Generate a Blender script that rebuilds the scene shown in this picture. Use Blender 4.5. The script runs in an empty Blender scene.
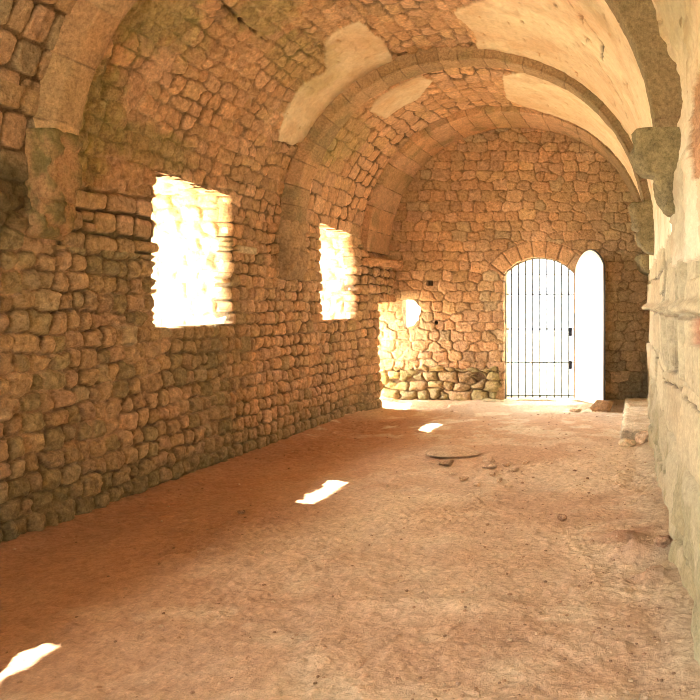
import bpy, bmesh, math, random
import numpy as np
from mathutils import Vector, Matrix, noise as mnoise

C = bpy.context.scene.collection
PI = math.pi
random.seed(7)

# ---------------------------------------------------------------- helpers
SAT = .70
def lin(r, g, b):
    f = lambda c: (c/255/12.92) if c/255 <= .04045 else ((c/255+.055)/1.055)**2.4
    c = np.array([f(r), f(g), f(b)]); y = c@np.array([.2126, .7152, .0722])
    return (y+(c-y)*SAT)*np.array([1.0, 1.03, .90])

def hash2(i, j, seed=0):
    i = np.asarray(i, dtype=np.int64); j = np.asarray(j, dtype=np.int64)
    h = (i*374761393 + j*668265263 + int(seed)*974634777) & 0xFFFFFFFF
    h = ((h ^ (h >> 13))*1274126177) & 0xFFFFFFFF
    h = ((h ^ (h >> 16))*2246822519) & 0xFFFFFFFF
    h = h ^ (h >> 15)
    return (h & 0xFFFFFF)/float(0xFFFFFF)

def vnoise(x, y, seed=0):
    xi = np.floor(x).astype(np.int64); yi = np.floor(y).astype(np.int64)
    fx = x-xi; fy = y-yi
    fx = fx*fx*(3-2*fx); fy = fy*fy*(3-2*fy)
    a = hash2(xi, yi, seed); b = hash2(xi+1, yi, seed)
    c = hash2(xi, yi+1, seed); d = hash2(xi+1, yi+1, seed)
    return (a*(1-fx)+b*fx)*(1-fy)+(c*(1-fx)+d*fx)*fy

def fbm(x, y, seed=0, o=4):
    s = 0; a = .5; t = 0
    for k in range(o):
        s = s+a*vnoise(x*2**k+17.3*k, y*2**k-9.1*k, seed+k); t += a; a *= .5
    return s/t

def sst(a, b, x):
    t = np.clip((x-a)/(b-a), 0, 1); return t*t*(3-2*t)

def stones(u, v, rh, sw, seed, warp=.03, gap=.008, split=.25):
    """irregular coursed rubble: depth inside the stone, and two random numbers for each stone"""
    u = np.asarray(u, float); v = np.asarray(v, float)
    vw = v+warp*1.6*(fbm(u*1.1, v*1.1, seed+11, 2)-.5)*2+warp*.5*(vnoise(u*9, v*9, seed+12)-.5)
    uw = u+warp*(fbm(u*3, v*3, seed+13, 2)-.5)*2+warp*.5*(vnoise(u*11, v*11, seed+14)-.5)
    rng = np.random.RandomState(seed)
    v0 = vw.min()-1; n = int((vw.max()-v0+2)/rh*1.6)+4
    vb = v0+np.cumsum(rh*rng.uniform(.72, 1.3, n))
    row = np.clip(np.searchsorted(vb, vw), 1, n-1)
    cu = np.zeros_like(uw); hu = np.ones_like(uw); sid = np.zeros(uw.shape, np.int64)
    u0 = uw.min()-1; L = uw.max()-u0+1
    for r in np.unique(row):
        rr = np.random.RandomState(seed*131+int(r))
        m = row == r
        hrow = vb[r]-vb[r-1]
        ub = u0-rr.uniform(0, .3)+np.cumsum(sw*np.clip(rr.lognormal(-.05, .36, int(L/sw*1.8)+6), .45, 2.2))
        k = np.clip(np.searchsorted(ub, uw[m]), 1, len(ub)-1)
        cu[m] = (ub[k]+ub[k-1])/2; hu[m] = (ub[k]-ub[k-1])/2; sid[m] = k
    lo = vb[row-1]; hi = vb[row]
    # some stones are two thin ones bedded on each other
    sp = hash2(sid, row, seed+5) < split
    fr = .35+.3*hash2(sid, row, seed+6)
    mid = lo+(hi-lo)*fr
    up = sp & (vw > mid); dn = sp & ~up
    lo = np.where(up, mid, lo); hi = np.where(dn, mid, hi)
    r2 = row*3+up*1+dn*2
    q1 = hash2(sid, r2, seed+1); q2 = hash2(sid, r2, seed+2); q3 = hash2(sid, r2, seed+3); q4 = hash2(sid, r2, seed+4)
    # uneven edges of each stone
    cv = (lo+hi)/2; hv = (hi-lo)/2
    tilt = (q3-.5)*.22
    pu = uw-cu+(vw-cv)*tilt*.8; pv = vw-cv+(uw-cu)*(q4-.5)*.1
    a = hu*(1-.05*q3); b = hv*(1-.1*q4)
    r = np.minimum(np.minimum(a, b)*.55, .055)
    qx = np.abs(pu)-a+r; qy = np.abs(pv)-b+r
    sd = np.hypot(np.maximum(qx, 0), np.maximum(qy, 0))+np.minimum(np.maximum(qx, qy), 0)-r
    d = -sd-gap
    face = (pu*(q1-.5)+pv*(q2-.5))*.22      # each stone face lies a little crooked
    return d, q1, q2, q3, q4, face

def vstones(u, v, rh, sw, seed, warp=.02, gap=.006, jit=.5, p=7.):
    """rubble in loose courses: squarish cells round scattered centres, corners rounded off"""
    u = np.asarray(u, float); v = np.asarray(v, float)
    vw = v+.035*(fbm(u*.8, v*.8, seed+11, 2)-.5)*2+warp*.5*(vnoise(u*10, v*10, seed+12)-.5)*2
    uw = u+warp*.5*(vnoise(u*11, v*11, seed+14)-.5)*2
    U = uw/sw; V = vw/rh
    j0 = np.floor(V).astype(np.int64)
    F = [np.full(u.shape, 9.), np.full(u.shape, 9.), np.full(u.shape, 9.)]
    bi = np.zeros(u.shape, np.int64); bj = np.zeros(u.shape, np.int64); bx = np.zeros(u.shape); by = np.zeros(u.shape)
    for dj in (-1, 0, 1):
        j = j0+dj
        off = hash2(j, j*0+7, seed+20)
        i0 = np.floor(U-off).astype(np.int64)
        for di in (-1, 0, 1):
            i = i0+di
            cx = i+.5+off+(hash2(i, j, seed+21)-.5)*jit*1.2; cy = j+.5+(hash2(i, j, seed+22)-.5)*jit*.5
            w = (hash2(i, j, seed+23)-.5)*.24; th = (hash2(i, j, seed+24)-.5)*.3
            dx = U-cx; dy = V-cy
            ex = dx*(1+.5*(hash2(i, j, seed+25)-.5)); ey = dy
            ex, ey = ex+ey*th, ey-ex*th*.6
            dd = (np.abs(ex)**p+np.abs(ey*1.08)**p)**(1/p)-w
            n1_ = dd < F[0]; n2_ = ~n1_ & (dd < F[1]); n3_ = ~n1_ & ~n2_ & (dd < F[2])
            F[2] = np.where(n1_ | n2_, F[1], np.where(n3_, dd, F[2]))
            F[1] = np.where(n1_, F[0], np.where(n2_, dd, F[1]))
            F[0] = np.where(n1_, dd, F[0])
            bi = np.where(n1_, i, bi); bj = np.where(n1_, j, bj); bx = np.where(n1_, dx, bx); by = np.where(n1_, dy, by)
    k = .055
    d = -k*np.log(np.exp(-(F[1]-F[0])/k)+.5*np.exp(-(F[2]-F[0])/k))*rh*.5-gap
    q1 = hash2(bi, bj, seed+1); q2 = hash2(bi, bj, seed+2); q3 = hash2(bi, bj, seed+3); q4 = hash2(bi, bj, seed+4)
    return d, q1, q2, q3, q4, (bx*(q1-.5)*sw+by*(q2-.5)*rh)*.22

def inpoly(u, v, poly):
    ins = np.zeros(u.shape, bool); n = len(poly)
    for i in range(n):
        x1, y1 = poly[i]; x2, y2 = poly[(i+1) % n]
        if y1 == y2: continue
        c = ((y1 > v) != (y2 > v)) & (u < (x2-x1)*(v-y1)/(y2-y1)+x1)
        ins ^= c
    return ins

def mix(a, b, t):
    t = np.asarray(t)[..., None]; return a*(1-t)+b*t

def grid_mesh(name, P, col, keep=None, mat=None, parent=None, rim=None, flip=False):
    """P (n,m,3) points, col (n,m,3); keep: mask of cells; rim: vector pushing the hole edges back so that they have depth"""
    n, m = P.shape[:2]
    idx = np.arange(n*m).reshape(n, m)
    q = np.stack([idx[:-1, :-1], idx[1:, :-1], idx[1:, 1:], idx[:-1, 1:]], -1)
    if keep is not None: qq = q[keep]
    else: qq = q.reshape(-1, 4)
    V = P.reshape(-1, 3); K = col.reshape(-1, col.shape[-1])
    if K.shape[1] == 3: K = np.concatenate([K, np.ones((len(K), 1))], 1)
    if rim is not None and keep is not None:
        ex = []; kp = np.pad(keep, 1, constant_values=True)
        kk = kp[1:-1, 1:-1]
        for (di, dj, a, b) in ((-1, 0, 0, 3), (1, 0, 1, 2), (0, -1, 0, 1), (0, 1, 3, 2)):
            nb = kp[1+di:kp.shape[0]-1+di, 1+dj:kp.shape[1]-1+dj]
            mm = kk & ~nb
            ex.append(np.stack([q[..., a][mm], q[..., b][mm]], -1))
        ex = np.concatenate(ex)
        us, inv = np.unique(ex, return_inverse=True); inv = inv.reshape(ex.shape)
        V = np.concatenate([V, V[us]+np.asarray(rim)]); K = np.concatenate([K, K[us]])
        nv = inv+n*m
        qq = np.concatenate([qq, np.stack([ex[:, 0], ex[:, 1], nv[:, 1], nv[:, 0]], -1)])
    used = np.zeros(len(V), bool); used[qq.ravel()] = True
    remap = np.cumsum(used)-1
    V = V[used]; K = K[used]; qq = remap[qq]
    if flip: qq = qq[:, ::-1]
    me = bpy.data.meshes.new(name)
    me.vertices.add(len(V)); me.vertices.foreach_set('co', V.astype(np.float32).ravel())
    me.loops.add(qq.size); me.loops.foreach_set('vertex_index', qq.astype(np.int32).ravel())
    me.polygons.add(len(qq)); me.polygons.foreach_set('loop_start', np.arange(0, qq.size, 4, dtype=np.int32))
    try: me.polygons.foreach_set('loop_total', np.full(len(qq), 4, np.int32))
    except Exception: pass
    me.polygons.foreach_set('use_smooth', np.ones(len(qq), bool))
    me.update(calc_edges=True)
    ca = me.color_attributes.new('stone_colour', 'FLOAT_COLOR', 'POINT')
    ca.data.foreach_set('color', K.astype(np.float32).ravel())
    o = bpy.data.objects.new(name, me); C.objects.link(o)
    if mat: me.materials.append(mat)
    if parent: o.parent = parent
    return o

def tag(o, label=None, cat=None, group=None, kind=None):
    if label: o['label'] = label
    if cat: o['category'] = cat
    if group: o['group'] = group
    if kind: o['kind'] = kind
    return o

def empty(name, loc, rz=0):
    o = bpy.data.objects.new(name, None); C.objects.link(o)
    o.location = loc; o.rotation_euler = (0, 0, rz); o.empty_display_size = .1
    return o

def bm_obj(name, bm, mat, parent=None, smooth=False):
    me = bpy.data.meshes.new(name); bm.normal_update(); bm.to_mesh(me); bm.free()
    if smooth:
        for p in me.polygons: p.use_smooth = True
    o = bpy.data.objects.new(name, me); C.objects.link(o); me.materials.append(mat)
    if parent: o.parent = parent
    return o

def bm_box(bm, x0, y0, z0, x1, y1, z1, bev=0):
    vs = [bm.verts.new((x, y, z)) for z in (z0, z1) for (x, y) in ((x0, y0), (x1, y0), (x1, y1), (x0, y1))]
    fs = [bm.faces.new([vs[i] for i in f]) for f in ((3, 2, 1, 0), (4, 5, 6, 7), (0, 1, 5, 4), (1, 2, 6, 5), (2, 3, 7, 6), (3, 0, 4, 7))]
    if bev:
        es = list({e for f in fs for e in f.edges})
        bmesh.ops.bevel(bm, geom=es, offset=bev, segments=2, affect='EDGES', profile=.6)

def bm_tube(bm, pts, r, n=8):
    rings = []
    for i, p in enumerate(pts):
        p = Vector(p)
        t = (Vector(pts[min(i+1, len(pts)-1)])-Vector(pts[max(i-1, 0)])).normalized()
        s = Vector((0, 1, 0)) if abs(t.y) < .9 else Vector((1, 0, 0))
        a = t.cross(s).normalized(); b = t.cross(a)
        rings.append([bm.verts.new(p+r*(math.cos(2*PI*k/n)*a+math.sin(2*PI*k/n)*b)) for k in range(n)])
    for A, B in zip(rings, rings[1:]):
        for k in range(n): bm.faces.new([A[k], A[(k+1) % n], B[(k+1) % n], B[k]])
    bm.faces.new(rings[0][::-1]); bm.faces.new(rings[-1])

# ---------------------------------------------------------------- materials
def stone_mat(name, mott=.35, bump=.5, scale=1., rough=.95, grain=(1, 1, 1)):
    m = bpy.data.materials.new(name); m.use_nodes = True; nt = m.node_tree; N = nt.nodes; L = nt.links
    b = N['Principled BSDF']; b.inputs['Roughness'].default_value = rough
    b.inputs['Specular IOR Level'].default_value = .15
    at = N.new('ShaderNodeAttribute'); at.attribute_name = 'stone_colour'
    tc = N.new('ShaderNodeTexCoord'); mp = N.new('ShaderNodeMapping'); mp.inputs['Scale'].default_value = grain
    L.new(tc.outputs['Object'], mp.inputs['Vector'])
    n1 = N.new('ShaderNodeTexNoise'); n1.inputs['Scale'].default_value = 22*scale; n1.inputs['Detail'].default_value = 8; n1.inputs['Roughness'].default_value = .7
    n2 = N.new('ShaderNodeTexNoise'); n2.inputs['Scale'].default_value = 75*scale; n2.inputs['Detail'].default_value = 5; n2.inputs['Roughness'].default_value = .7
    L.new(mp.outputs[0], n1.inputs['Vector']); L.new(mp.outputs[0], n2.inputs['Vector'])
    mr = N.new('ShaderNodeMapRange'); mr.inputs['From Min'].default_value = .3; mr.inputs['From Max'].default_value = .7
    mr.inputs['To Min'].default_value = 1-mott; mr.inputs['To Max'].default_value = 1+mott
    L.new(n1.outputs[0], mr.inputs['Value'])
    mr2 = N.new('ShaderNodeMapRange'); mr2.inputs['From Min'].default_value = .3; mr2.inputs['From Max'].default_value = .7
    mr2.inputs['To Min'].default_value = 1-mott*.6; mr2.inputs['To Max'].default_value = 1+mott*.6
    L.new(n2.outputs[0], mr2.inputs['Value'])
    mu = N.new('ShaderNodeMath'); mu.operation = 'MULTIPLY'; L.new(mr.outputs[0], mu.inputs[0]); L.new(mr2.outputs[0], mu.inputs[1])
    vm = N.new('ShaderNodeVectorMath'); vm.operation = 'SCALE'
    L.new(at.outputs['Color'], vm.inputs[0]); L.new(mu.outputs[0], vm.inputs['Scale'])
    mxn = N.new('ShaderNodeMix'); mxn.data_type = 'RGBA'
    L.new(at.outputs['Alpha'], mxn.inputs['Factor']); L.new(at.outputs['Color'], mxn.inputs['A']); L.new(vm.outputs[0], mxn.inputs['B'])
    L.new(mxn.outputs['Result'], b.inputs['Base Color'])
    ad = N.new('ShaderNodeMath'); ad.operation = 'MULTIPLY_ADD'; ad.inputs[1].default_value = .35
    L.new(n2.outputs[0], ad.inputs[0]); L.new(n1.outputs[0], ad.inputs[2])
    bp = N.new('ShaderNodeBump'); bp.inputs['Strength'].default_value = bump; bp.inputs['Distance'].default_value = .03/scale
    ah = N.new('ShaderNodeMath'); ah.operation = 'MULTIPLY'; L.new(ad.outputs[0], ah.inputs[0]); L.new(at.outputs['Alpha'], ah.inputs[1])
    L.new(ah.outputs[0], bp.inputs['Height']); L.new(bp.outputs[0], b.inputs['Normal'])
    return m

def plain_mat(name, rgb, rough=.7, metal=0, var=.15, scale=8, bump=.1):
    m = bpy.data.materials.new(name); m.use_nodes = True; nt = m.node_tree; N = nt.nodes; L = nt.links
    b = N['Principled BSDF']; b.inputs['Roughness'].default_value = rough; b.inputs['Metallic'].default_value = metal
    n = N.new('ShaderNodeTexNoise'); n.inputs['Scale'].default_value = scale; n.inputs['Detail'].default_value = 6
    cr = N.new('ShaderNodeValToRGB'); c = lin(*rgb)
    cr.color_ramp.elements[0].position = .3; cr.color_ramp.elements[1].position = .7
    cr.color_ramp.elements[0].color = (*(c*(1-var)), 1); cr.color_ramp.elements[1].color = (*np.minimum(c*(1+var), .95), 1)
    tc = N.new('ShaderNodeTexCoord'); L.new(tc.outputs['Object'], n.inputs['Vector'])
    L.new(n.outputs[0], cr.inputs[0]); L.new(cr.outputs[0], b.inputs['Base Color'])
    bp = N.new('ShaderNodeBump'); bp.inputs['Strength'].default_value = bump; bp.inputs['Distance'].default_value = .02
    L.new(n.outputs[0], bp.inputs['Height']); L.new(bp.outputs[0], b.inputs['Normal'])
    return m

M_STONE = stone_mat('rubble_stone', .42, .8)
M_EARTH = stone_mat('earth', .24, .9, 1.5)
M_ARCH = stone_mat('dressed_stone', .40, .8, 1.8)
M_OUT = plain_mat('outer_masonry', (205, 180, 145), .9)
M_GROUND = plain_mat('pale_ground', (225, 205, 175), .95)
M_IRON = plain_mat('dark_iron', (96, 96, 104), .5, .5)
M_LOCK = plain_mat('black_iron', (22, 24, 40), .5, .3)
M_WHITE = plain_mat('white_paint', (242, 238, 230), .6, 0, .03)
M_FRAME = plain_mat('grey_frame', (150, 142, 130), .6, .1)

# ---------------------------------------------------------------- the hall's measures
XC, ZC, RN = -1.97, 2.45, 2.28
YE = 13.47                       # inner face of the end wall
YB = -3.2                        # inner face of the wall behind
TH = 1.0                         # thickness of the left wall
VR = ZC+PI*RN                    # profile length at which the right wall begins
def right_x(Y): return np.interp(Y, [3.0, 4.35, 5.7, 9.5, 13.5], [.36, .35, .305, .26, .25])

def section(v, Y):
    """point and inward normal on the hall's cross-section at profile length v"""
    th = np.clip((v-ZC)/RN, 0, PI)
    s = np.sin(th); c = np.cos(th)
    RL = 2.27+.10*sst(5.9, 5.65, Y)*s
    RR = right_x(Y)-XC+(.0+.22*sst(5.95, 5.7, Y))*np.sin(2*np.clip(th-PI/2, 0, PI/2))
    w = sst(1.2, 1.95, th)
    R = RL*(1-w)+RR*w+.04*np.sin(2*th)**2
    X = XC-R*c; Z = ZC+R*s
    nx = c; nz = -s
    lo = v < ZC; hi = v > VR
    X = np.where(lo, XC-2.27, X); Z = np.where(lo, v, Z)
    X = np.where(hi, right_x(Y), X); Z = np.where(hi, ZC-(v-VR), Z)
    # the swelling pier at the far end of the left wall, and a slight batter
    X = X+np.where(v < 2.6, .17*sst(11.7, 12.5, Y)*sst(2.6, 2.1, v)+.05*sst(1.2, 0, v), 0)
    X = X-np.where(hi, .05*sst(.9, 0, Z), 0)
    return X, Z, nx, nz

# stone colours
BROWN = lin(178, 134, 90); OCHRE = lin(192, 146, 88); PINK = lin(204, 150, 112); OLIVE = lin(142, 126, 76)
GREY = lin(176, 152, 112); ORANGE = lin(206, 142, 86); MORT = lin(196, 150, 108); DARK = lin(84, 60, 38)
PLAST = lin(226, 196, 160); MOSS = lin(132, 132, 40); LIME = lin(206, 180, 136); GRN = lin(132, 130, 90)
RED = lin(196, 112, 70); WHITE = lin(240, 236, 226)

def palette(q1, q2, q3, wts):
    """choose among colours with weights; q3 shades the value"""
    cols = [w[0] for w in wts]; ws = np.cumsum([w[1] for w in wts]); ws = ws/ws[-1]
    k = np.searchsorted(ws, np.clip(q1, 0, .9999))
    mean = sum(np.array(w[0])*w[1] for w in wts)/sum(w[1] for w in wts)
    base = mean*.5+np.array(cols)[k]*.5
    return base*(.84+.30*q2)[..., None]

PLASTER = [
    ([(8.24, 4.82), (8.24, 5.1), (8.92, 5.17), (9.5, 5.1), (9.7, 4.82), (9.7, 4.48), (9.7, 4.02), (9.7, 3.64), (9.3, 3.52), (8.99, 3.51), (8.84, 3.8), (8.71, 4.13), (8.85, 4.43), (8.52, 4.6)], .97, .04),
    ([(7.2, 6.35), (5.6, 7.2), (5.6, 9.9), (9.75, 9.9), (9.75, 6.1), (8.9, 6.2), (8.4, 6.1), (7.7, 6.7)], 1.06, .09),
    ([(10.34, 4.58), (10.28, 5.23), (10.63, 5.3), (11.11, 4.92), (11.04, 4.45), (10.49, 4.39)], .95, .03),
    ([(9.9, 6.9), (10.6, 6.25), (11.9, 6.1), (12.5, 6.7), (12.4, 8.0), (12.6, 9.9), (9.9, 9.9)], 1.04, .05),
    ([(3.3, 8.2), (5.64, 7.9), (5.64, 10.2), (3.3, 10.2)], .9, .06),
    ([(9.7, 3.9), (9.7, 5.9), (10.15, 5.9), (10.1, 3.9)], .92, .05),
]

CRACKS = [[(6.6, 7.3), (6.95, 7.6), (7.06, 7.75), (7.25, 7.93), (7.79, 7.89)], [(7.97, 7.84), (8.15, 8.01), (8.38, 8.18), (8.9, 8.35)], [(6.3, 4.5), (6.64, 4.41), (6.87, 4.37), (7.17, 4.34), (7.7, 4.33)], [(3.4, 11.05), (5.0, 11.0), (7.4, 11.06), (10.5, 10.98)], [(4.2, 10.6), (4.22, 11.03)], [(6.1, 11.02), (6.08, 11.6)]]
def wallfield(Y, V):
    """relief and colour of the whole inner shell as functions of length Y and profile length V"""
    n1 = fbm(Y*.9, V*.9, 51); n2 = fbm(Y*3, V*3, 52); n3 = fbm(Y*14, V*14, 53, 3); n4 = fbm(Y*45, V*45, 54, 2)
    H = np.zeros(Y.shape); K = np.zeros(Y.shape+(3,))
    bay0 = Y < 5.78
    wall = V < 2.55+.12*(n2-.5)
    # --- small rubble of the left wall
    def lay(mask, rh, sw, seed, warp, gap, split, proud, rnd, wts, mort, mdepth, rough, fn=None):
        if not mask.any(): return
        y = Y[mask]; v = V[mask]
        d, q1, q2, q3, q4, f = fn(y, v, rh, sw, seed, warp, gap) if fn else stones(y, v, rh, sw, seed, warp, gap, split)
        ins = sst(-.002, .006, d)
        h = proud*(1-np.exp(-np.maximum(d, 0)/rnd))*(.65+.7*q4)+f+(q3-.5)*.02+rough*(n3[mask]-.5)+rough*.5*(n4[mask]-.5)
        hm = -mdepth+.012*(n3[mask]-.5)
        H[mask] = h*ins+hm*(1-ins)
        edge_dark = np.exp(-((d+.001)/.006)**2)*sst(.3, .6, n2[mask])  # thin darker band along the stone edges, in patches
        c = palette(q1, q2, q3, wts)*(.8+.4*n3[mask])[..., None]
        K[mask] = mix(mix(mort*(.75+.5*n3[mask])[..., None], c, ins), DARK*.85, edge_dark*.85)
    low = wall & (V < 1.36)
    sel = wall & (Y < 8.3) & ~(bay0 & (V > 2.35))
    lay(sel, .142, .17, 3, .03, .005, .22, .036, .014,
        [(BROWN*1.15, 4), (OLIVE*1.05, 2.5), (OCHRE*1.1, 2), (GREY*1.1, 1), (PINK, 1.5)], MORT*1.0, .010, .040, vstones)
    lay(wall & (Y >= 8.3), .138, .165, 4, .026, .004, .2, .030, .012,
        [(BROWN*1.15, 3), (PINK*1.1, 3), (OCHRE*1.1, 2), (ORANGE*1.1, 3), (OLIVE, .7)], MORT*.7, .014, .036, vstones)
    lay((Y > 5.7) & (Y < 7.3+.5*(n2-.5)) & (V > 2.05) & (V < 3.15+.2*(n2-.5)), .18, .29, 14, .03, .006, .05, .02, .010,
        [(PINK, 3), (BROWN, 2), (OCHRE, 2)], DARK*1.5, .016, .016)
    big = (V > 2.35) & wall & bay0
    lay(big | (~wall & bay0 & (V < VR)), .215, .27, 5, .03, .004, .08, .012, .008,
        [(PINK, 3), (GREY, 3), (BROWN, 2), (OCHRE, 1)], DARK*2, .012, .018)
    bay1 = ~wall & ~bay0 & (Y < 9.7) & (V < VR)
    lay(bay1 & (V < 5.2), .14, .21, 6, .045, .004, .3, .020, .014,
        [(ORANGE*1.1, 3), (PINK*1.1, 3), (OCHRE, 3), (BROWN, 2)], MORT*1.15, .004, .034, vstones)
    lay(bay1 & (V >= 5.2), .16, .26, 7, .04, .006, .2, .02, .02,
        [(PINK*1.1, 4), (ORANGE, 2), (OCHRE, 2)], MORT*1.15, .006, .024, vstones)
    lay(~wall & (Y >= 9.7) & (V < VR), .19, .29, 8, .03, .004, .15, .014, .010,
        [(ORANGE*1.1, 3), (PINK*1.1, 3), (OCHRE, 1)], MORT*.75, .009, .018, vstones)
    # --- right wall: big blocks under an old lime coat
    rw = V >= VR; Z = ZC-(V-VR)
    lay(rw, .52, .95, 9, .03, .004, .1, .008, .02, [(LIME, 4), (GREY, 2), (OCHRE, 2)], GREY*.75, .006, .014)
    K[rw] = mix(K[rw], LIME*.92, .5*sst(.35, .55, n1[rw])+.15)*.86
    # ledge at breast height, broken along its lower edge
    led = rw & (Y < 11.5)
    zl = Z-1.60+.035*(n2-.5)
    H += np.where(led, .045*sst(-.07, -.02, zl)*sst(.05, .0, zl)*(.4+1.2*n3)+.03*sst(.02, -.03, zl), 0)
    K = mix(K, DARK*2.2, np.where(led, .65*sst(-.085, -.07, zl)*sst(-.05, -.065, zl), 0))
    soc = led & (Y > 3.95) & (Y < 4.33) & (zl < -.05) & (zl > -.21)
    H -= np.where(soc, .06, 0); K = mix(K, RED*.8, soc*.9)
    # the rough greenish footing of the right wall
    ft = np.where(rw, sst(.75, .5, Z+.4*(n2-.5)), 0)
    H += ft*(.08*(fbm(Y*4, V*4, 61, 3)-.5)-.02)
    K = mix(K, mix(GREY*.95, OLIVE*.9, sst(.42, .6, n2)), ft*.6)
    G = np.ones(Y.shape)
    G = np.where(rw, .55, G)
    # --- plaster patches
    pu = Y+.10*(fbm(Y*2.5, V*2.5, 71)-.5)+.03*(n3-.5); pv = V+.10*(fbm(Y*2.5, V*2.5, 72)-.5)+.03*(n4-.5)
    for poly, tone, holes in PLASTER:
        pm = inpoly(pu, pv, poly)
        pm = pm & ~((vnoise(Y*7, V*16, 73) > 1-holes))
        H = np.where(pm, np.maximum(H*.3, 0)+.030+(.016+.10*(Y < 5.7))*(n2-.5)+.03*(Y < 5.7)*(n3-.5)+.005*(n3-.5), H)
        G = np.where(pm, .28, G)
        K = np.where(pm[..., None], mix(PLAST*tone*np.ones(K.shape), ORANGE*tone, .42*sst(.45, .75, n2))*(.88+.24*n3)[..., None], K)
    # --- moss and algae where water runs
    def moss(y0, v0, ry, rv, amt, colr=MOSS):
        nonlocal K
        g = np.exp(-((Y-y0)/ry)**2-((V-v0)/rv)**2)
        K = mix(K, colr*(.6+.8*n3)[..., None], np.clip(amt*sst(.35, .75, g+.55*(n2-.5)+.35*(n3-.5)), 0, .85))
    moss(6.3, 4.0, .7, .4, .5); moss(7.3, 4.6, .6, .4, .55); moss(6.1, 3.0, .5, .6, .6); moss(6.9, 2.98, .8, .22, .6, MOSS*.8)
    moss(10.5, 3.9, .8, .5, .5); moss(8.5, 4.4, .9, .4, .35); moss(5.2, 2.35, .8, .35, .8, OLIVE*.4)
    moss(4.9, 8.5, .8, .6, .5, OLIVE*.9); moss(5.2, 9.8, .6, .5, .5, OLIVE*.8); moss(6.5, 7.2, .35, 1.2, .4, OLIVE)
    # damp foot of the left wall
    damp = np.where(V < 1.4, sst(.55, .0, V+.25*(n2-.5)), 0)
    K = mix(K, mix(OLIVE*.75, GRN*.75, n2), damp*.55)
    wet = np.where((V < 2.3), sst(.35, .65, n1)*.45, 0)
    K = mix(K, OLIVE*.78, wet*(Y < 8.8)*.7)
    warm = np.where((V < VR) & (V > 2.5), sst(.35, .7, n1)*.35, 0)
    K = mix(K, ORANGE, warm*(~bay0))
    # pale ledge stone beside the first window
    lg = (Y > 8.5) & (Y < 8.85) & (V > 2.17) & (V < 2.24)
    H = np.where(lg, .06, H); K = np.where(lg[..., None], LIME, K)
    dr = rw & (Z > 1.9) & (Z < 2.32) & (np.abs(Y-5.98+.1*(n3-.5)) < .03+.16*sst(2.1, 2.3, Z))
    K = np.where(dr[..., None], WHITE, K)
    for ck in CRACKS:
        for (a0, b0), (a1, b1) in zip(ck, ck[1:]):
            t = np.clip(((Y-a0)*(a1-a0)+(V-b0)*(b1-b0))/((a1-a0)**2+(b1-b0)**2), 0, 1)
            dd = np.hypot(Y-a0-t*(a1-a0), V-b0-t*(b1-b0))+.03*(n3-.5)
            on = sst(.014, .006, dd); H = H-.03*on; K = mix(K, DARK*.8, on*.85)
    # fallen coat over red stone by the near right springing
    rd = inpoly(pu, pv, [(3.4, 9.05), (4.9, 9.2), (4.5, 9.75), (4.1, 9.9), (3.4, 9.8)])
    K = np.where(rd[..., None], mix(RED*np.ones(K.shape), OCHRE, n2), K); H = np.where(rd, H-.03, H); G = np.where(rd, .9, G)
    return H, np.concatenate([np.clip(K, 0, .92), G[..., None]], -1)

# windows in the left wall: y0, y1, sill, head
WIN = [(3.42, 4.80, 1.39, 2.62), (7.00, 8.40, 1.39, 2.77), (10.72, 12.0, 1.39, 2.74), (0.1, 1.4, 1.39, 2.7)]  # the last one is unseen, added to bring in fill light
SIDE = (12.62, 13.6, -.3, 1.72)   # broken opening beside the end wall

def hole_left(y, z):
    jag = .045*(fbm(y*6+z*5, z*9, 81, 3))+.03*vnoise(z*9, y*3, 82)
    m = np.zeros(y.shape, bool)
    for k, (a, b, s, t) in enumerate(WIN):
        jt = .03*vnoise(y*8, z*8, 83+k)
        m |= (y > a+jag) & (y < b-.02-jt) & (z > s+.01+.02*vnoise(y*9, z, 84)) & (z < t-.02-jt-.03*(y-a)+.05*(k == 1))
    a, b, s, t = SIDE
    m |= (y > a+.06*vnoise(z*7, y*7, 86)) & (z < t-.1*vnoise(y*9, z*9, 87))
    return m

# ---------------------------------------------------------------- shell of the hall
yfine = np.arange(3.45, YE+.06, .0125)
ys = np.concatenate([np.arange(YB-.1, 3.44, .09), yfine])
def shell(name, v0, v1, y0=None, hole=None, rim=None, step=.0125):
    yy = ys if y0 is None else ys[ys > y0]
    vv = np.linspace(v0, v1, int(round((v1-v0)/step))+1)
    V, Y = np.meshgrid(vv, yy)      # rows are y, columns are v
    X, Z, nx, nz = section(V, Y)
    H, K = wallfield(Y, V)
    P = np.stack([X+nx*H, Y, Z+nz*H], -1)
    keep = None
    if hole is not None:
        yc = (Y[:-1, :-1]+Y[1:, 1:])/2; zc = (Z[:-1, :-1]+Z[1:, 1:])/2
        keep = ~hole(yc, zc)
    o = grid_mesh(name, P, K, keep, M_STONE, rim=rim, flip=False)
    return tag(o, kind='structure')
shell('wall_left', -.15, 3.1, hole=hole_left, rim=(-.14, 0, 0))
shell('ceiling', 3.1, VR+.1, step=.0135)
shell('wall_right', VR+.1, VR+ZC+.15)

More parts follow.
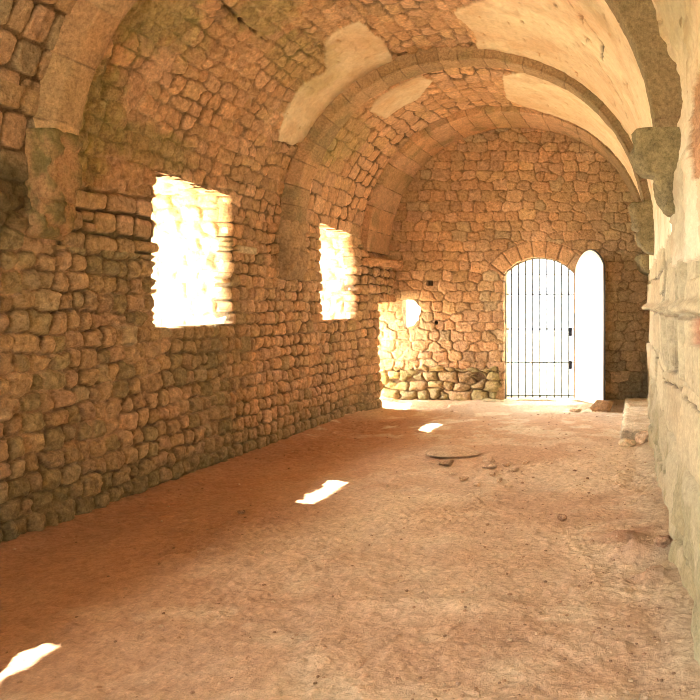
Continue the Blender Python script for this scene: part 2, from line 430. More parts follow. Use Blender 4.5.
# ---------------------------------------------------------------- end wall
DX0, DX1, DSP, DTOP = -2.21, -1.01, 2.16, 2.43      # doorway: sides, springing, crown
DCX = (DX0+DX1)/2
def door_arc(hw=0.0):
    a = (DX1-DX0)/2; r = DTOP-DSP; R = (a*a+r*r)/(2*r); return R, DTOP-R
RD, ZD = door_arc()
def endfield(X, Z):
    n1 = fbm(X*.9, Z*.9, 151); n2 = fbm(X*3, Z*3, 152); n3 = fbm(X*14, Z*14, 153, 3); n4 = fbm(X*45, Z*45, 154, 2)
    d, q1, q2, q3, q4, f = vstones(X, Z, .168, .235, 21, .035, .001, .6)
    lowb = Z < .55
    d2, a1, a2, a3, a4, f2 = vstones(X, Z, .165, .25, 22, .05, .003, .9)
    # voussoirs round the doorway's head
    rr = np.hypot(X-DCX, Z-ZD); ang = np.arctan2(X-DCX, Z-ZD)
    ring = (rr < RD+.27) & (rr > RD-.05) & (np.abs(ang) < .93) & (Z > ZD)
    ka = np.floor(ang/.25+.5); da = (.125-np.abs(ang/1-ka*.25))*rr
    dr = np.minimum(RD+.27-rr, .2)
    dv = np.minimum(da, dr)-.006
    d = np.where(ring, dv, d); q1 = np.where(ring, .5*hash2(ka, ka*0, 31), q1); q2 = np.where(ring, .4+.5*hash2(ka, ka*0, 32), q2)
    q3 = np.where(ring, .5, q3); q4 = np.where(ring, hash2(ka, ka*0, 33), q4); f = np.where(ring, 0, f)
    # dressed jamb stones left of the doorway
    ins = sst(-.002, .006, d)
    h = .016*(1-np.exp(-np.maximum(d, 0)/.008))*(.7+.6*q4)+f*.4+(q3-.5)*.014+.016*(n3-.5)+.01*(n4-.5)
    c = palette(q1, q2, q3, [(ORANGE, 4), (PINK, 3), (OCHRE, 2), (BROWN, 2), (GREY, .7)])
    # greyer, greener to the right of the doorway and near its foot
    gr = sst(-1.5, .1, X+.9*(n1-.5))
    c = mix(c, mix(GREY*1.05, OLIVE*1.1, n2), gr*.55)
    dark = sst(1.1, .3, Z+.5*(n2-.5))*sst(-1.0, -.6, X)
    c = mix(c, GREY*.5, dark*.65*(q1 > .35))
    H = h*ins-.012*(1-ins)
    K = mix(BROWN*.55*(.8+.4*n3)[..., None], c*(.8+.4*n3)[..., None], ins)
    # rounded mossy rubble courses low on the left
    lm = (Z < .50+.55*(n1-.5)+.3*(n2-.5)) & (X < -2.35+.4*(n2-.5))
    ins2 = sst(-.002, .006, d2)
    h2 = .05*(1-np.exp(-np.maximum(d2, 0)/.025))+.02*(n3-.5)+.02
    c2 = mix(palette(a1, a2, a3, [(OLIVE, 3), (OCHRE, 2), (BROWN, 2), (PINK, 1)]), MOSS, .4*sst(.35, .65, n2))
    H = np.where(lm, h2*ins2, H); K = np.where(lm[..., None], mix(DARK*1.8*np.ones(K.shape), c2*(.8+.4*n3)[..., None], ins2), K)
    # paler stones and joints round the breach
    br = np.hypot((X+3.93)/.55, (Z-1.25)/.62)
    lb = sst(1.1, .6, br+.4*(n2-.5))
    K = mix(K, LIME*1.05, np.clip(lb*(.35+.65*(1-ins)), 0, 1)*(X < -3.2))
    H += .05*lb*(n2-.5)
    ph = (np.abs(X+3.45) < .055) & (np.abs(Z-1.99) < .045)
    H = np.where(ph, -.12, H); K = np.where(ph[..., None], DARK, K)
    return H, K
def hole_end(x, z):
    rr = np.hypot(x-DCX, z-ZD)
    j = .012*vnoise(z*9, x*9, 91)
    m = (x > DX0+j) & (x < DX1-j) & (z < DSP+.02) & (z > .0)
    m |= (x > DX0+j) & (x < DX1-j) & (z >= DSP) & (rr < RD-j)
    # the breach: flat on its left, round on its right
    e = ((x+3.92)/.30)**2+((z-1.48)/.235)**2
    m |= (x > -3.93+.04*vnoise(z*14, x*9, 92)) & (e+.35*(vnoise(x*11, z*11, 93)-.5) < 1)
    m |= np.hypot(x+3.34, z-1.32) < .035
    return m
xx = np.arange(XC-2.75, .75, .0125); zz = np.arange(-.15, 4.95, .0125)
Z_, X_ = np.meshgrid(zz, xx)
H_, K_ = endfield(X_, Z_)
xc = (X_[:-1, :-1]+X_[1:, 1:])/2; zc = (Z_[:-1, :-1]+Z_[1:, 1:])/2
tag(grid_mesh('wall_end', np.stack([X_, YE-H_, Z_], -1), np.clip(K_, 0, .95), ~hole_end(xc, zc), M_STONE, rim=(0, .22, 0), flip=True), kind='structure')

# ---------------------------------------------------------------- reveals of the openings
def reveal(name, make, nu, nv, u1, v1, seed, cols=None, parent=None, amp=.03, rh=.16, sw=.22):
    u = np.linspace(0, u1, nu); v = np.linspace(0, v1, nv)
    Vv, U = np.meshgrid(v, u)
    d, q1, q2, q3, q4, f = vstones(U, Vv, rh, sw, seed, .05, .004)
    ins = sst(-.002, .006, d); n3 = fbm(U*14, Vv*14, seed, 3)
    h = (amp*(1-np.exp(-np.maximum(d, 0)/.02))*(.6+.8*q4)+f)*ins+.03*(n3-.5)
    c = mix(MORT*.9*np.ones(U.shape+(3,)), palette(q1, q2, q3, cols or [(LIME, 3), (PLAST, 1), (PINK, 1)]), ins)
    P = make(U, Vv, h)
    return grid_mesh(name, P, np.clip(c, 0, .95), None, M_STONE, parent)
XI = XC-2.27-.02; XO = XI-TH
for k, (a, b, s, t) in enumerate(WIN):
    w = empty('window_%d' % (k+1), (XI, (a+b)/2, s)); w['kind'] = 'structure'
    W_ = w.location
    off = np.array([W_[0], W_[1], W_[2]])
    fl = lambda *p: np.stack(p, -1)-off
    T = XI-XO
    o = 2 if k in (0, 3) else 1
    reveal('jamb', lambda U, V, h: fl(XI-U, b-.10*U/T-h, s-.04+V), 80//o, 110//o, T, t-s+.08, 40+k, parent=w)
    reveal('jamb', lambda U, V, h: fl(XI-U, a-.02+h+0*U, s-.04+V), 30, 40, T, t-s+.08, 50+k, parent=w)
    reveal('sill', lambda U, V, h: fl(XI-U, a-.05+V, s-.015+h*.5), 60, 80, T, b-a+.22, 60+k, parent=w)
    reveal('lintel', lambda U, V, h: fl(XI-U, a-.05+V, t+.01-h), 30, 40, T, b-a+.22, 70+k, parent=w)
w = empty('window_5', (XI, 13.1, 0)); w['kind'] = 'structure'
off = np.array([XI, 13.1, 0.]); fl = lambda *p: np.stack(p, -1)-off
reveal('jamb', lambda U, V, h: fl(XI+.14-U, SIDE[0]+h, V-.2), 60, 90, TH+.14, SIDE[3]+.3, 44, parent=w)
reveal('lintel', lambda U, V, h: fl(XI+.14-U, SIDE[0]-.1+V, SIDE[3]-h), 50, 50, TH+.14, 1.1, 45, parent=w)
# the doorway's reveals
YO = YE+.55
w = empty('door_1', (DCX, YE, 0)); w['kind'] = 'structure'
off = np.array([DCX, YE, 0.]); fl = lambda *p: np.stack(p, -1)-off
reveal('jamb', lambda U, V, h: fl(DX0-.02+h*.4, YE+U, V-.1), 40, 150, YO-YE, DSP+.14, 46, parent=w, rh=.3, sw=.5, cols=[(LIME, 3), (PINK, 1)])
reveal('jamb', lambda U, V, h: fl(DX1+.02-h*.4, YE+U, V-.1), 40, 150, YO-YE, DSP+.14, 47, parent=w, rh=.3, sw=.5, cols=[(LIME, 3), (PINK, 1)])
A0 = math.asin((DX1-DX0)/2/RD)+.03
reveal('arch_soffit', lambda U, V, h: fl(DCX+(RD+.02-h*.4)*np.sin(V-A0), YE+U, ZD+(RD+.02-h*.4)*np.cos(V-A0)), 30, 60, YO-YE, 2*A0, 48, parent=w)

# ---------------------------------------------------------------- outer masonry, back wall
def quad_cells(name, axis, pos, us, vs, hole, mat=M_OUT):
    bm = bmesh.new()
    for i in range(len(us)-1):
        for j in range(len(vs)-1):
            u = (us[i]+us[i+1])/2; v = (vs[j]+vs[j+1])/2
            if hole(u, v): continue
            q = [(us[i], vs[j]), (us[i+1], vs[j]), (us[i+1], vs[j+1]), (us[i], vs[j+1])]
            if axis == 'x': p = [(pos, a, b) for a, b in q]
            elif axis == 'y': p = [(a, pos, b) for a, b in q]
            else: p = [(a, b, pos) for a, b in q]
            bm.faces.new([bm.verts.new(c) for c in p])
    bmesh.ops.remove_doubles(bm, verts=bm.verts, dist=1e-4)
    return tag(bm_obj(name, bm, mat), kind='structure')
yb = sorted({YB-.6, YO+.0, SIDE[0], 13.42}|{x for w in WIN for x in (w[0]+.02, w[1]-.25)})
zb = sorted({-.3, 1.38, 1.72, 2.57, 2.66, 5.6})
def hl(u, v):
    for a, b, s, t in WIN:
        if a+.02 < u < b-.25 and 1.38 < v < (2.57 if a == WIN[0][0] else 2.66): return True
    return SIDE[0] < u < 13.42 and v < 1.72
quad_cells('wall_left_outer', 'x', XO, yb, zb, hl)
quad_cells('wall_right_outer', 'x', 1.2, [YB-.6, YO], [-.3, 5.6], lambda u, v: False)
quad_cells('roof', 'z', 5.6, [XO, 1.2], [YB-.6, YO], lambda u, v: False)
zarc = [-.3, DSP]
nA = 14
def door_out():
    bm = bmesh.new()
    def q(x0, z0, x1, z1):
        bm.faces.new([bm.verts.new(c) for c in ((x0, YO, z0), (x1, YO, z0), (x1, YO, z1), (x0, YO, z1))])
    q(DX1, -.3, 1.2, 5.6); q(DX0, 3, DX1, 5.6)
    q(-3.6, -.3, DX0, 5.6); q(XO, -.3, -4.0, 5.6); q(-4.0, -.3, -3.6, 1.2); q(-4.0, 1.75, -3.6, 5.6)
    for i in range(nA):
        a, b = -A0+.03+(2*A0-.06)*i/nA, -A0+.03+(2*A0-.06)*(i+1)/nA
        xa, xb = DCX+RD*math.sin(a), DCX+RD*math.sin(b)
        bm.faces.new([bm.verts.new(c) for c in ((xa, YO, ZD+RD*math.cos(a)), (xb, YO, ZD+RD*math.cos(b)), (xb, YO, 3), (xa, YO, 3))])
    return tag(bm_obj('wall_end_outer', bm, M_OUT), kind='structure')
door_out()
# the wall behind the viewer with an unseen opening added for fill light
BX0, BX1, BT = XC-1.0, XC+1.2, 2.7
quad_cells('wall_back', 'y', YB, [XO, BX0, BX1, 1.2], [-.3, BT, 5.6], lambda u, v: BX0 < u < BX1 and v < BT)
bm = bmesh.new(); bm_box(bm, -40, -40, -.35, 40, 60, -.3)
tag(bm_obj('ground', bm, M_GROUND), kind='structure')

# ---------------------------------------------------------------- floor
def floor_h(X, Y):
    h = .05*(fbm(X*.6, Y*.6, 201)-.5)+.035*(fbm(X*2.2, Y*2.2, 202)-.5)+.016*(fbm(X*8, Y*8, 203)-.5)
    for (x, y, a, rx, ry) in ((.06, 5.15, .11, .22, .09), (-.10, 5.55, .06, .14, .06), (.12, 4.7, .06, .12, .06), (.08, 5.7, .035, .2, .08),
                              (-1.1, 4.3, .03, .5, .10), (-.8, 3.7, .02, .3, .2), (.1, 6.4, .03, .15, .12), (-.3, 8.3, .02, .5, .3)):
        h = h+a*np.exp(-((X-x)/rx)**2-((Y-y)/ry)**2)*(.6+.9*fbm(X*9, Y*9, 205))
    # earth heaped softly against the walls
    h = h+.05*sst(.35, 0, X-(XC-2.27))+.05*sst(.3, 0, right_x(Y)-X)
    # step ridge of trodden stone before the end wall
    h = h+.03*sst(12.6, 12.75, Y+.15*(fbm(X*2, Y, 206)-.5))
    return h-.02
def floor_field(X, Y):
    n1 = fbm(X*.8, Y*.8, 211); n2 = fbm(X*3.1, Y*3.1, 212); n3 = fbm(X*15, Y*15, 213, 3); n4 = fbm(X*50, Y*50, 214, 2)
    H = floor_h(X, Y)
    # crumbly surface, coarser in patches
    cl = sst(.5, .75, fbm(X*1.4, Y*1.1, 216))
    H = H+(.022+.03*cl)*(n3-.5)+(.010+.014*cl)*(n4-.5)
    base = mix(lin(222, 182, 146), lin(208, 156, 116), sst(.35, .7, n1))
    base = mix(base, lin(226, 190, 152), sst(.5, .75, n2)*.6)
    # shade along the left painted darker and redder, grey worn rock towards the door
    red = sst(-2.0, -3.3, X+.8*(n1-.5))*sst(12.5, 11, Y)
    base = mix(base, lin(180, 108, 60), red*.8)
    gray = sst(10.8, 12.4, Y+.7*(n2-.5))*sst(-3.6, -2.4, X)
    base = mix(base, mix(lin(200, 180, 155), lin(150, 130, 110), n3), gray*.55)
    pale = sst(9.2, 10.6, Y)*sst(.55, .7, n2)
    base = mix(base, lin(226, 204, 172), pale*.5)
    md = sum(np.exp(-((X-x)/.2)**2-((Y-y)/.1)**2) for x, y in ((.06, 5.12), (-.1, 5.52), (.1, 4.68), (.08, 5.68)))
    base = mix(base, lin(176, 112, 70), np.clip(md*.8, 0, .8))
    side = sst(.45, .05, right_x(Y)-X)
    base = mix(base, lin(176, 150, 112), side*.6)
    return H, base*(.86+.28*n3)[..., None]*(.93+.14*n4)[..., None]
fy = np.concatenate([np.arange(YB-.6, 2.9, .08), np.arange(2.9, 7.5, .0115), np.arange(7.5, YO-.02, .016)])
fx = np.arange(XO+.02, .8, .0135)
X_, Y_ = np.meshgrid(fx, fy)
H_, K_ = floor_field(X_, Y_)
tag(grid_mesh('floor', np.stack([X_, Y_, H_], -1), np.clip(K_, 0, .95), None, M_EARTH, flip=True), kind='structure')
def fz(x, y): return float(floor_h(np.array([x]), np.array([y]))[0])

# ---------------------------------------------------------------- transverse arches with their corbels
def arch_band(parent, y0, y1, ri, thick, t0, t1, seed, wts, block=.26, joint=.003):
    ro = ri+thick
    npth = 12; nw = max(14, int((y1-y0)/.02))
    path = [(y0, ro-(ro-ri)*i/npth) for i in range(npth)]+[(y0+(y1-y0)*i/nw, ri) for i in range(nw+1)]+[(y1, ri+(ro-ri)*(i+1)/4) for i in range(4)]
    pth = np.array(path); L = np.concatenate([[0], np.cumsum(np.hypot(*np.diff(pth, axis=0).T))])
    n = int((t1-t0)*ri/.013)
    T, S = np.meshgrid(np.linspace(t0, t1, n), np.arange(len(pth)), indexing='ij')
    y = pth[S.astype(int), 0]; r = pth[S.astype(int), 1]
    rng = np.random.RandomState(seed)
    tb = t0-.3+np.cumsum((block/ri)*rng.uniform(.75, 1.25, 60))
    tw = T+.02*(fbm(L[S.astype(int)]*2, T*3, seed+2)-.5)
    k = np.clip(np.searchsorted(tb, tw), 1, 59)
    d = np.minimum(tw-tb[k-1], tb[k]-tw)*ri-joint
    q1 = hash2(k, k*0, seed+1); q2 = hash2(k, k*0, seed+2); q3 = hash2(k, k*0, seed+3)
    n2 = fbm(T*ri*4, L[S.astype(int)]*4, seed+7); n3 = fbm(T*ri*16, L[S.astype(int)]*16, seed+8, 3)
    ins = sst(-.003, .006, d)
    h = (.012*(q3-.5)+.008)*ins-.006+.012*(n3-.5)+.03*(n2-.5)
    # worn arrises
    e = np.minimum(np.abs(L[S.astype(int)]-L[npth]), np.abs(L[S.astype(int)]-L[npth+nw]))
    h = h-.018*np.exp(-e/.02)
    onf = np.where(S < npth, 1., 0.); onb = np.where(S > npth+nw, 1., 0.); ons = 1-onf-onb
    r2 = r-h*ons+onf*0+.010*np.exp(-e/.02)*(onf+onb); y2 = y-h*onf+h*onb
    sq = (.04+.07*sst(1.7, 2.3, T)*(seed == 301))*np.sin(2*T)**2
    P = np.stack([XC-(r2+sq)*np.cos(T), y2, ZC+(r2+sq)*np.sin(T)], -1)-np.array(parent.location)
    c = palette(q1, q2, q3, wts)*(.8+.4*n3)[..., None]
    c = mix(c, OLIVE*.8, .5*sst(.5, .75, n2))
    c = mix(c, mix(OLIVE*.7, BROWN*.55, n2), .8*sst(1.75, 2.6, T+.3*(n2-.5)))
    K = mix(BROWN*.5*np.ones(c.shape), c, ins)
    return grid_mesh('arch_band', P, np.clip(K, 0, .95), None, M_ARCH, parent, flip=True)

def corbel(parent, side, y0, y1, tiers, seed, wts, xwall, mossy=0):
    """tiers: (z_top, z_bottom, reach_top, reach_bottom) stacked downwards; the reach is from the wall face"""
    rows = []
    rows.append((tiers[0][0], 0.0)); rows.append((tiers[0][0], tiers[0][2]*.5))
    for (zt, zb2, pt, pb) in tiers:
        for i in range(17):
            t = i/16
            z = zt+(zb2-zt)*t
            p = pb+(pt-pb)*math.sqrt(max(0, 1-t**2.2)) if pb < pt else pt
            if t < .1: p -= .02*(1-t/.1)**2
            rows.append((z, p))
    rows = np.array(rows)
    m = 40; yy = []
    # ring: wall -> front corner -> across -> back to the wall
    ring = [(0, i/10) for i in range(10)]+[(i/(m-20), 1) for i in range(m-19)]+[(1, 1-(i+1)/10) for i in range(10)]
    ring = np.array(ring)
    A = ring[:, 0][None, :]; Bq = ring[:, 1][None, :]
    z = rows[:, 0][:, None]+0*A; p = rows[:, 1][:, None]*Bq-.06*(Bq <= 0)
    y = y0+(y1-y0)*A+0*p
    n2 = fbm(y*5+p*6, z*6+p*4, seed); n3 = fbm(y*17+p*19, z*18, seed+3, 3)
    cr = np.exp(-np.minimum(A, 1-A)*(y1-y0)/.035)*Bq**4
    p = p*(1-.18*cr)+(.10*(n2-.5)+.06*(n3-.5))*Bq
    yc = (y0+y1)/2
    y = yc+(y-yc)*(1-.06*cr)+.03*(n3-.5)
    x = xwall+side*p
    P = np.stack([x, y, z+.02*(n2-.5)], -1)-np.array(parent.location)
    c = palette(n2*0+.5*hash2(0, 0, seed), n2, n3, wts)*(.55+.9*n3)[..., None]
    c = mix(c, mix(MOSS*.8, OLIVE*.5, n3), mossy*sst(.35, .6, n2*.5+n3*.5))
    return grid_mesh('corbel', P, np.clip(c, 0, .95), None, M_ARCH, parent)

def transverse(name, label, y0, y1, ri, th, seed, wts, left, right, t0=.1, t1=None, mossl=0, block=.26):
    e = empty(name, (XC, (y0+y1)/2, ZC))
    tag(e, label, 'arch')
    arch_band(e, y0, y1, ri, th, t0, PI-(t1 or t0), seed, wts, block)
    if left: corbel(e, 1, y0-.04, y1+.04, left, seed+1, wts, XC-2.27, mossl)
    if right: corbel(e, -1, y0-.03, y1+.03, right, seed+2, [(OLIVE*.78, 1), (BROWN*.8, 1)], float(right_x(y0))+.02, .1)
    return e
transverse('transverse_arch', 'nearest broad stone arch across the vault, green block and corbel at its feet', 5.62, 5.86, 2.12, .42, 301,
           [(OCHRE, 3), (ORANGE, 2), (BROWN, 2)], [(2.84, 2.36, .19, .17), (2.36, 2.08, .16, .02)],
           [(2.85, 2.54, .36, .30), (2.52, 2.24, .20, .04)], t0=.14, mossl=.85, block=.4)
transverse('transverse_arch', 'middle stone arch across the vault between the two windows', 9.52, 9.88, 2.09, .26, 321,
           [(BROWN, 4), (ORANGE*.85, 2), (OCHRE*.85, 2), (OLIVE, 1)], [(2.62, 2.28, .20, .19), (2.28, 1.92, .25, .03)],
           [(2.84, 2.52, .34, .30), (2.50, 2.22, .26, .05)], t0=.06)
transverse('transverse_arch', 'farthest flat stone arch lying against the end wall', 12.35, YE+.03, 2.15, .14, 341,
           [(ORANGE, 3), (PINK, 3), (OCHRE, 1)], [(2.34, 2.22, .32, .30)], [(2.4, 2.1, .25, .03)], t0=.0, block=.3)

# ---------------------------------------------------------------- iron gate in the doorway
g = empty('iron_gate', (DCX, YE+.10, 0)); tag(g, 'closed iron bar gate with thin rails filling the arched doorway', 'gate')
gy = 0.0
def top_at(x, m=.02):
    return ZD+math.sqrt(max(0, (RD-m)**2-(x)**2))
hw = (DX1-DX0)/2-.02
bm = bmesh.new()
pts = [(-hw, gy, .03)]+[(-hw, gy, 1.0), (-hw, gy, top_at(-hw))]
arc = [(-hw+2*hw*i/24, gy, top_at(-hw+2*hw*i/24)) for i in range(1, 24)]
bm_tube(bm, [(-hw, gy, .03), (-hw, gy, 1.0)]+[(-hw, gy, top_at(-hw))]+arc+[(hw, gy, top_at(hw)), (hw, gy, 1.), (hw, gy, .03)], .016, 8)
bm_obj('frame', bm, M_FRAME, g, True)
barx = [-.485, -.365, -.245, -.125, -.005, .115, .24, .365, .485]
for x in barx:
    bm = bmesh.new(); bm_tube(bm, [(x, gy, .04), (x, gy, 1.2), (x, gy, top_at(x)-.01)], .0145, 8)
    bm_obj('bar', bm, M_IRON, g, True)
for z, r in ((.08, .015), (.64, .013), (1.21, .013), (1.80, .012), (2.14, .008)):
    bm = bmesh.new(); bm_box(bm, -hw, gy-.008, z-r, hw, gy+.008, z+r, .002)
    bm_obj('rail', bm, M_IRON, g)
for z in (.60, 1.16):
    bm = bmesh.new(); bm_box(bm, hw-.085, gy-.03, z-.075, hw-.035, gy+.02, z+.075, .006)
    lk = bm_obj('lock_box', bm, M_LOCK, g)
    bm = bmesh.new(); bm_tube(bm, [(hw-.06, gy-.03, z-.02), (hw-.06, gy-.055, z-.02), (hw-.10, gy-.055, z-.02)], .007, 8)
    bm_obj('latch', bm, M_LOCK, lk, True)

# ---------------------------------------------------------------- open door leaf
lx, ly = DX1+.03, YE-.05
ang = math.atan2(12.55-ly, -.50-lx)
lf = empty('door_leaf', (lx, ly, .04), ang)
tag(lf, 'white arched door leaf swung open into the hall beside the doorway', 'door')
LW = 1.03
def leaf_top(x): # arched head of the leaf
    a = LW/2; r = .26; R = (a*a+r*r)/(2*r); return 2.20+math.sqrt(max(0, R*R-(x-a)**2))-(R-r)
np_ = 6
bm = bmesh.new()
for i in range(np_):
    a, b = LW*i/np_+.002, LW*(i+1)/np_-.002
    n = 6; xs = [a+(b-a)*j/n for j in range(n+1)]
    F = [bm.verts.new((x, -.02, 0)) for x in (a, b)]+[bm.verts.new((x, -.02, leaf_top(x))) for x in xs[::-1]]
    f = bm.faces.new(F)
    r = bmesh.ops.extrude_face_region(bm, geom=[f])
    bmesh.ops.translate(bm, verts=[v for v in r['geom'] if isinstance(v, bmesh.types.BMVert)], vec=(0, .035, 0))
bmesh.ops.recalc_face_normals(bm, faces=bm.faces)
bm_obj('panel', bm, M_WHITE, lf)
bm = bmesh.new()
n = 20; pp = [(LW+.004, 0, 0), (LW+.004, 0, leaf_top(LW)*.5)]+[(LW-LW*i/n+(.004 if i == 0 else 0), 0, leaf_top(LW-LW*i/n)+.004) for i in range(n+1)]
bm_tube(bm, pp, .017, 6); bm_obj('edge_shade', bm, M_IRON, lf, True)  # dark strip standing in for the leaf's shaded edge
for z in (.35, 1.85):
    bm = bmesh.new(); bm_box(bm, 0, .016, z-.04, LW-.03, .04, z+.04, .004); bm_obj('cross_batten', bm, M_WHITE, lf)
    bm = bmesh.new(); bm_tube(bm, [(-.012, 0, z-.07), (-.012, 0, z+.07)], .014, 10); bm_obj('hinge', bm, M_IRON, lf, True)

# ---------------------------------------------------------------- threshold, stone step, loose stones
def block(name, x0, y0, z0, x1, y1, z1, seed, c0, c1, res=.022, rag=.03, parent=None):
    """weathered block: a box of fine grids pulled about by noise, worn arrises"""
    bm = bmesh.new(); bm_box(bm, x0, y0, z0, x1, y1, z1)
    bmesh.ops.recalc_face_normals(bm, faces=bm.faces)
    me = bpy.data.meshes.new(name)
    for it in range(8):
        es = [e for e in bm.edges if e.calc_length() > res*1.6]
        if not es: break
        bmesh.ops.subdivide_edges(bm, edges=es, cuts=1, use_grid_fill=True)
    cl = bm.verts.layers.float_color.new('stone_colour')
    bm.normal_update()
    cen = Vector(((x0+x1)/2, (y0+y1)/2, (z0+z1)/2)); hx = Vector(((x1-x0)/2, (y1-y0)/2, (z1-z0)/2))
    rd = min(hx)*.35
    for v in bm.verts:
        p = v.co-cen
        q = Vector([math.copysign(max(abs(p[i])-(hx[i]-rd), 0), p[i]) for i in range(3)])
        if q.length > rd: p = p-q+q.normalized()*rd
        w = p+cen
        n = mnoise.noise_vector(w*3.1+Vector((seed, 0, 0)))*rag+mnoise.noise_vector(w*11+Vector((0, seed, 0)))*rag*.45
        v.co = w+n
        t = .5+.9*mnoise.noise(w*7+Vector((seed, seed, 0)))
        c = c0*(1-min(max(t, 0), 1))+c1*min(max(t, 0), 1)
        if v.normal.z < .7: c = c*.62  # shading put into the colour: sides darker than the top
        v[cl] = (*c, 1)
    o = bm_obj(name, bm, M_ARCH, parent, True)
    return o
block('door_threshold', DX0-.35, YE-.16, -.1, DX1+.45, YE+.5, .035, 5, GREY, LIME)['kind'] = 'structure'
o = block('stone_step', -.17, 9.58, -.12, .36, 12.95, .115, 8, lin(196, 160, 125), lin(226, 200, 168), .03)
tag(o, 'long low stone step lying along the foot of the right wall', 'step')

def rock(name, label, x, y, sx, sy, sz, seed, c0, c1, rz=0, group=None, sink=.25, cat='stone'):
    bm = bmesh.new(); bmesh.ops.create_icosphere(bm, subdivisions=4, radius=1)
    cl = bm.verts.layers.float_color.new('stone_colour'); rnd = random.Random(seed)
    planes = [(Vector((rnd.gauss(0, 1), rnd.gauss(0, 1), rnd.gauss(0, 1))).normalized(), rnd.uniform(.55, .85)) for _ in range(9)]
    planes.append((Vector((rnd.uniform(-.15, .15), rnd.uniform(-.15, .15), 1)).normalized(), .55))
    for v in bm.verts:
        p = v.co.copy()
        for nrm, d in planes:
            k = p.dot(nrm)-d
            if k > 0: p -= nrm*k*.92
        p += mnoise.noise_vector(p*2.3+Vector((seed, 0, 0)))*.09+mnoise.noise_vector(p*7+Vector((seed, 3, 0)))*.035
        t = min(max(.5+mnoise.noise(p*2.5+Vector((0, seed, 0))), 0), 1)
        v[cl] = (*(c0*(1-t)+c1*t), 1)
        v.co = Vector((p.x*sx/2*1.25, p.y*sy/2*1.25, p.z*sz))
    o = bm_obj(name, bm, M_ARCH, None, True)
    o.location = (x, y, fz(x, y)+sz*(.55-sink)+.015); o.rotation_euler = (0, 0, rz)
    tag(o, label, cat, group); return o
SA, SB = lin(196, 144, 106), lin(228, 186, 146)
rock('loose_stone', 'brown wedge-shaped stone propping the foot of the white door leaf', -.50, 12.32, .34, .24, .16, 11, lin(150, 105, 62), lin(180, 130, 80), .3)
rock('flat_stone', 'broad flat slab of stone half sunk in the earth floor before the gate', -2.02, 8.72, .55, .55, .05, 12, lin(196, 152, 116), lin(214, 172, 134), .2, None, .38)
rock('loose_stone', 'small dark stone just in front of the flat sunken slab', -1.93, 8.18, .14, .10, .05, 13, lin(160, 116, 80), lin(190, 142, 100))
rock('loose_stone', 'pale flat stone before the stone step, the left of two', -.09, 9.25, .17, .13, .07, 14, LIME*.9, SB, .4)
rock('loose_stone', 'orange-brown lump of stone between the stone step and right wall', .12, 9.38, .20, .16, .11, 15, lin(190, 140, 98), SB)
rock('loose_stone', 'flat chip of stone left of the wedge stone, at the foot of the gate', -.90, 12.2, .16, .12, .05, 16, SA, SB)
chips = [(-1.45, 7.95, .12, .035), (-1.30, 8.05, .10, .03), (-1.52, 8.3, .13, .03), (-1.18, 7.8, .09, .03), (-1.36, 7.6, .08, .03),
         (-1.60, 7.45, .09, .03), (-1.25, 7.35, .07, .025), (-1.75, 7.7, .07, .025), (-1.12, 8.2, .08, .03), (-1.42, 7.2, .08, .025)]
for i, (x, y, s, h) in enumerate(chips):
    rock('stone_chip', 'small stone chip in the scatter of chips on the middle of the floor', x, y, s, s*.7, h, 30+i, SA, SB, i*1.3, group='stone chips scattered on the middle of the floor')
for (x, y, s, h, lab, sd) in ((.18, 5.1, .10, .05, 'reddish clod of earth at the right wall foot, on the low earth mound', 51),
                              (-.55, 6.05, .07, .03, 'small clod of earth standing alone left of the low earth mounds', 52),
                              (-3.05, 6.2, .05, .02, 'tiny dark pebble on the earth left of the sun patch at mid-floor', 53)):
    rock('clod', lab, x, y, s, s*.8, h, sd, lin(150, 100, 66), lin(186, 136, 96), cat='clod')
# gravel: one object for what nobody could count
bm = bmesh.new(); cl = bm.verts.layers.float_color.new('stone_colour'); rg = random.Random(77)
for i in range(1500):
    y = 3.0+10*rg.random()**1.3; x = rg.uniform(-4.1, .25)
    if rg.random() < .5: x = min(.24, rg.gauss(-.3, .6))
    if x < -4.1 or (x > -.26 and y > 9.1) or (abs(x+2.02) < .35 and abs(y-8.72) < .35) or x > .2: continue
    s = rg.uniform(.003, .010)*(1.6 if rg.random() < .08 else 1)
    c = lin(*rg.choice([(180, 130, 92), (205, 165, 125), (150, 108, 76)]))
    r = bmesh.ops.create_icosphere(bm, subdivisions=1, radius=s)
    z = fz(x, y)
    sc = Vector((rg.uniform(.8, 1.6), rg.uniform(.8, 1.3), rg.uniform(.5, .9)))
    for v in r['verts']:
        v.co = Vector((v.co.x*sc.x*rg.uniform(.85, 1.15), v.co.y*sc.y, v.co.z*sc.z))+Vector((x, y, z+s*.3)); v[cl] = (*c, 1)
gv = bm_obj('gravel', bm, M_EARTH); tag(gv, 'fine gravel and crumbs of earth strewn over the floor', 'gravel', kind='stuff')

# ---------------------------------------------------------------- light
def sun(d, e, angle, colr):
    l = bpy.data.lights.new('sun', 'SUN'); l.energy = e; l.angle = angle; l.color = colr
    o = bpy.data.objects.new('sun', l); C.objects.link(o)
    o.rotation_euler = Vector(d).to_track_quat('-Z', 'Y').to_euler(); o.location = (-8, 5, 9)
sun((1, -.30, -1.02), 9.0, math.radians(.5), (1, .93, .80))
wd = bpy.data.worlds.new('sky'); bpy.context.scene.world = wd; wd.use_nodes = True
wn = wd.node_tree.nodes; bg = wn['Background']
tc = wn.new('ShaderNodeTexCoord'); nz = wn.new('ShaderNodeTexNoise'); nz.inputs['Scale'].default_value = 2.5
cr = wn.new('ShaderNodeValToRGB'); cr.color_ramp.elements[0].color = (.86, .93, 1, 1); cr.color_ramp.elements[1].color = (1, .97, .92, 1)
cr.color_ramp.elements[0].position = .4; cr.color_ramp.elements[1].position = .6
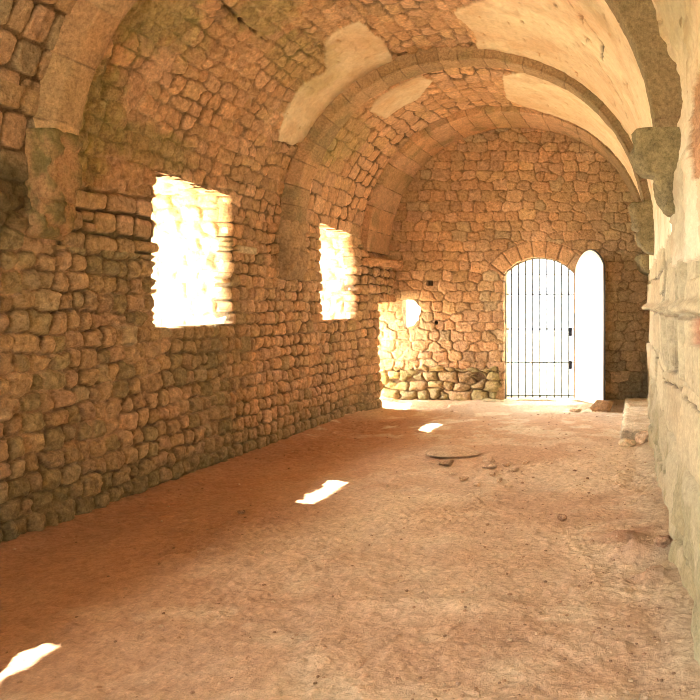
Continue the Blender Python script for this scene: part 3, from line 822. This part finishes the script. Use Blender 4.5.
wd.node_tree.links.new(tc.outputs['Generated'], nz.inputs['Vector']); wd.node_tree.links.new(nz.outputs[0], cr.inputs[0])
wd.node_tree.links.new(cr.outputs[0], bg.inputs['Color']); dt = wn.new('ShaderNodeVectorMath'); dt.operation = 'DOT_PRODUCT'; dt.inputs[1].default_value = (-.86, -.05, .5)
mrw = wn.new('ShaderNodeMapRange'); mrw.interpolation_type = 'SMOOTHSTEP'; mrw.inputs['From Min'].default_value = -.1; mrw.inputs['From Max'].default_value = .95
mrw.inputs['To Min'].default_value = 1.5; mrw.inputs['To Max'].default_value = 13
wd.node_tree.links.new(tc.outputs['Generated'], dt.inputs[0]); wd.node_tree.links.new(dt.outputs['Value'], mrw.inputs['Value']); wd.node_tree.links.new(mrw.outputs[0], bg.inputs['Strength'])
def portal(loc, rot, sx, sy):
    l = bpy.data.lights.new('portal', 'AREA'); l.shape = 'RECTANGLE'; l.size = sx; l.size_y = sy; l.cycles.is_portal = True
    o = bpy.data.objects.new('portal', l); C.objects.link(o); o.location = loc; o.rotation_euler = rot
for a, b, s, t in WIN:
    portal((XO-.01, (a+b)/2+.05, (s+t)/2), (0, -PI/2, 0), t-s+.1, b-a+.2)
portal((XO-.01, 13.05, .75), (0, -PI/2, 0), 2.0, .9)
portal((DCX, YO+.01, 1.2), (-PI/2, 0, 0), 1.3, 2.6)
portal((XC, YB-.02, 1.3), (PI/2, 0, 0), 2.4, 2.9)

# ---------------------------------------------------------------- camera
cam = bpy.data.cameras.new('camera'); co = bpy.data.objects.new('camera', cam); C.objects.link(co)
co.location = (0, 0, 1.6); co.rotation_euler = (PI/2, 0, 0)
cam.sensor_width = 36; cam.lens = 800/700*36; cam.shift_x = (350-635)/700; cam.shift_y = -(350-306)/700; cam.clip_start = .05
sc = bpy.context.scene; sc.camera = co
sc.view_settings.view_transform = 'Standard'; sc.view_settings.look = 'None'; sc.view_settings.gamma = 1; sc.view_settings.use_curve_mapping = False
sc.view_settings.exposure = 2.5
sc.cycles.max_bounces = 10; sc.cycles.diffuse_bounces = 8
sc.cycles.use_denoising = True; sc.cycles.filter_width = 1.0
sc.cycles.sample_clamp_indirect = 6
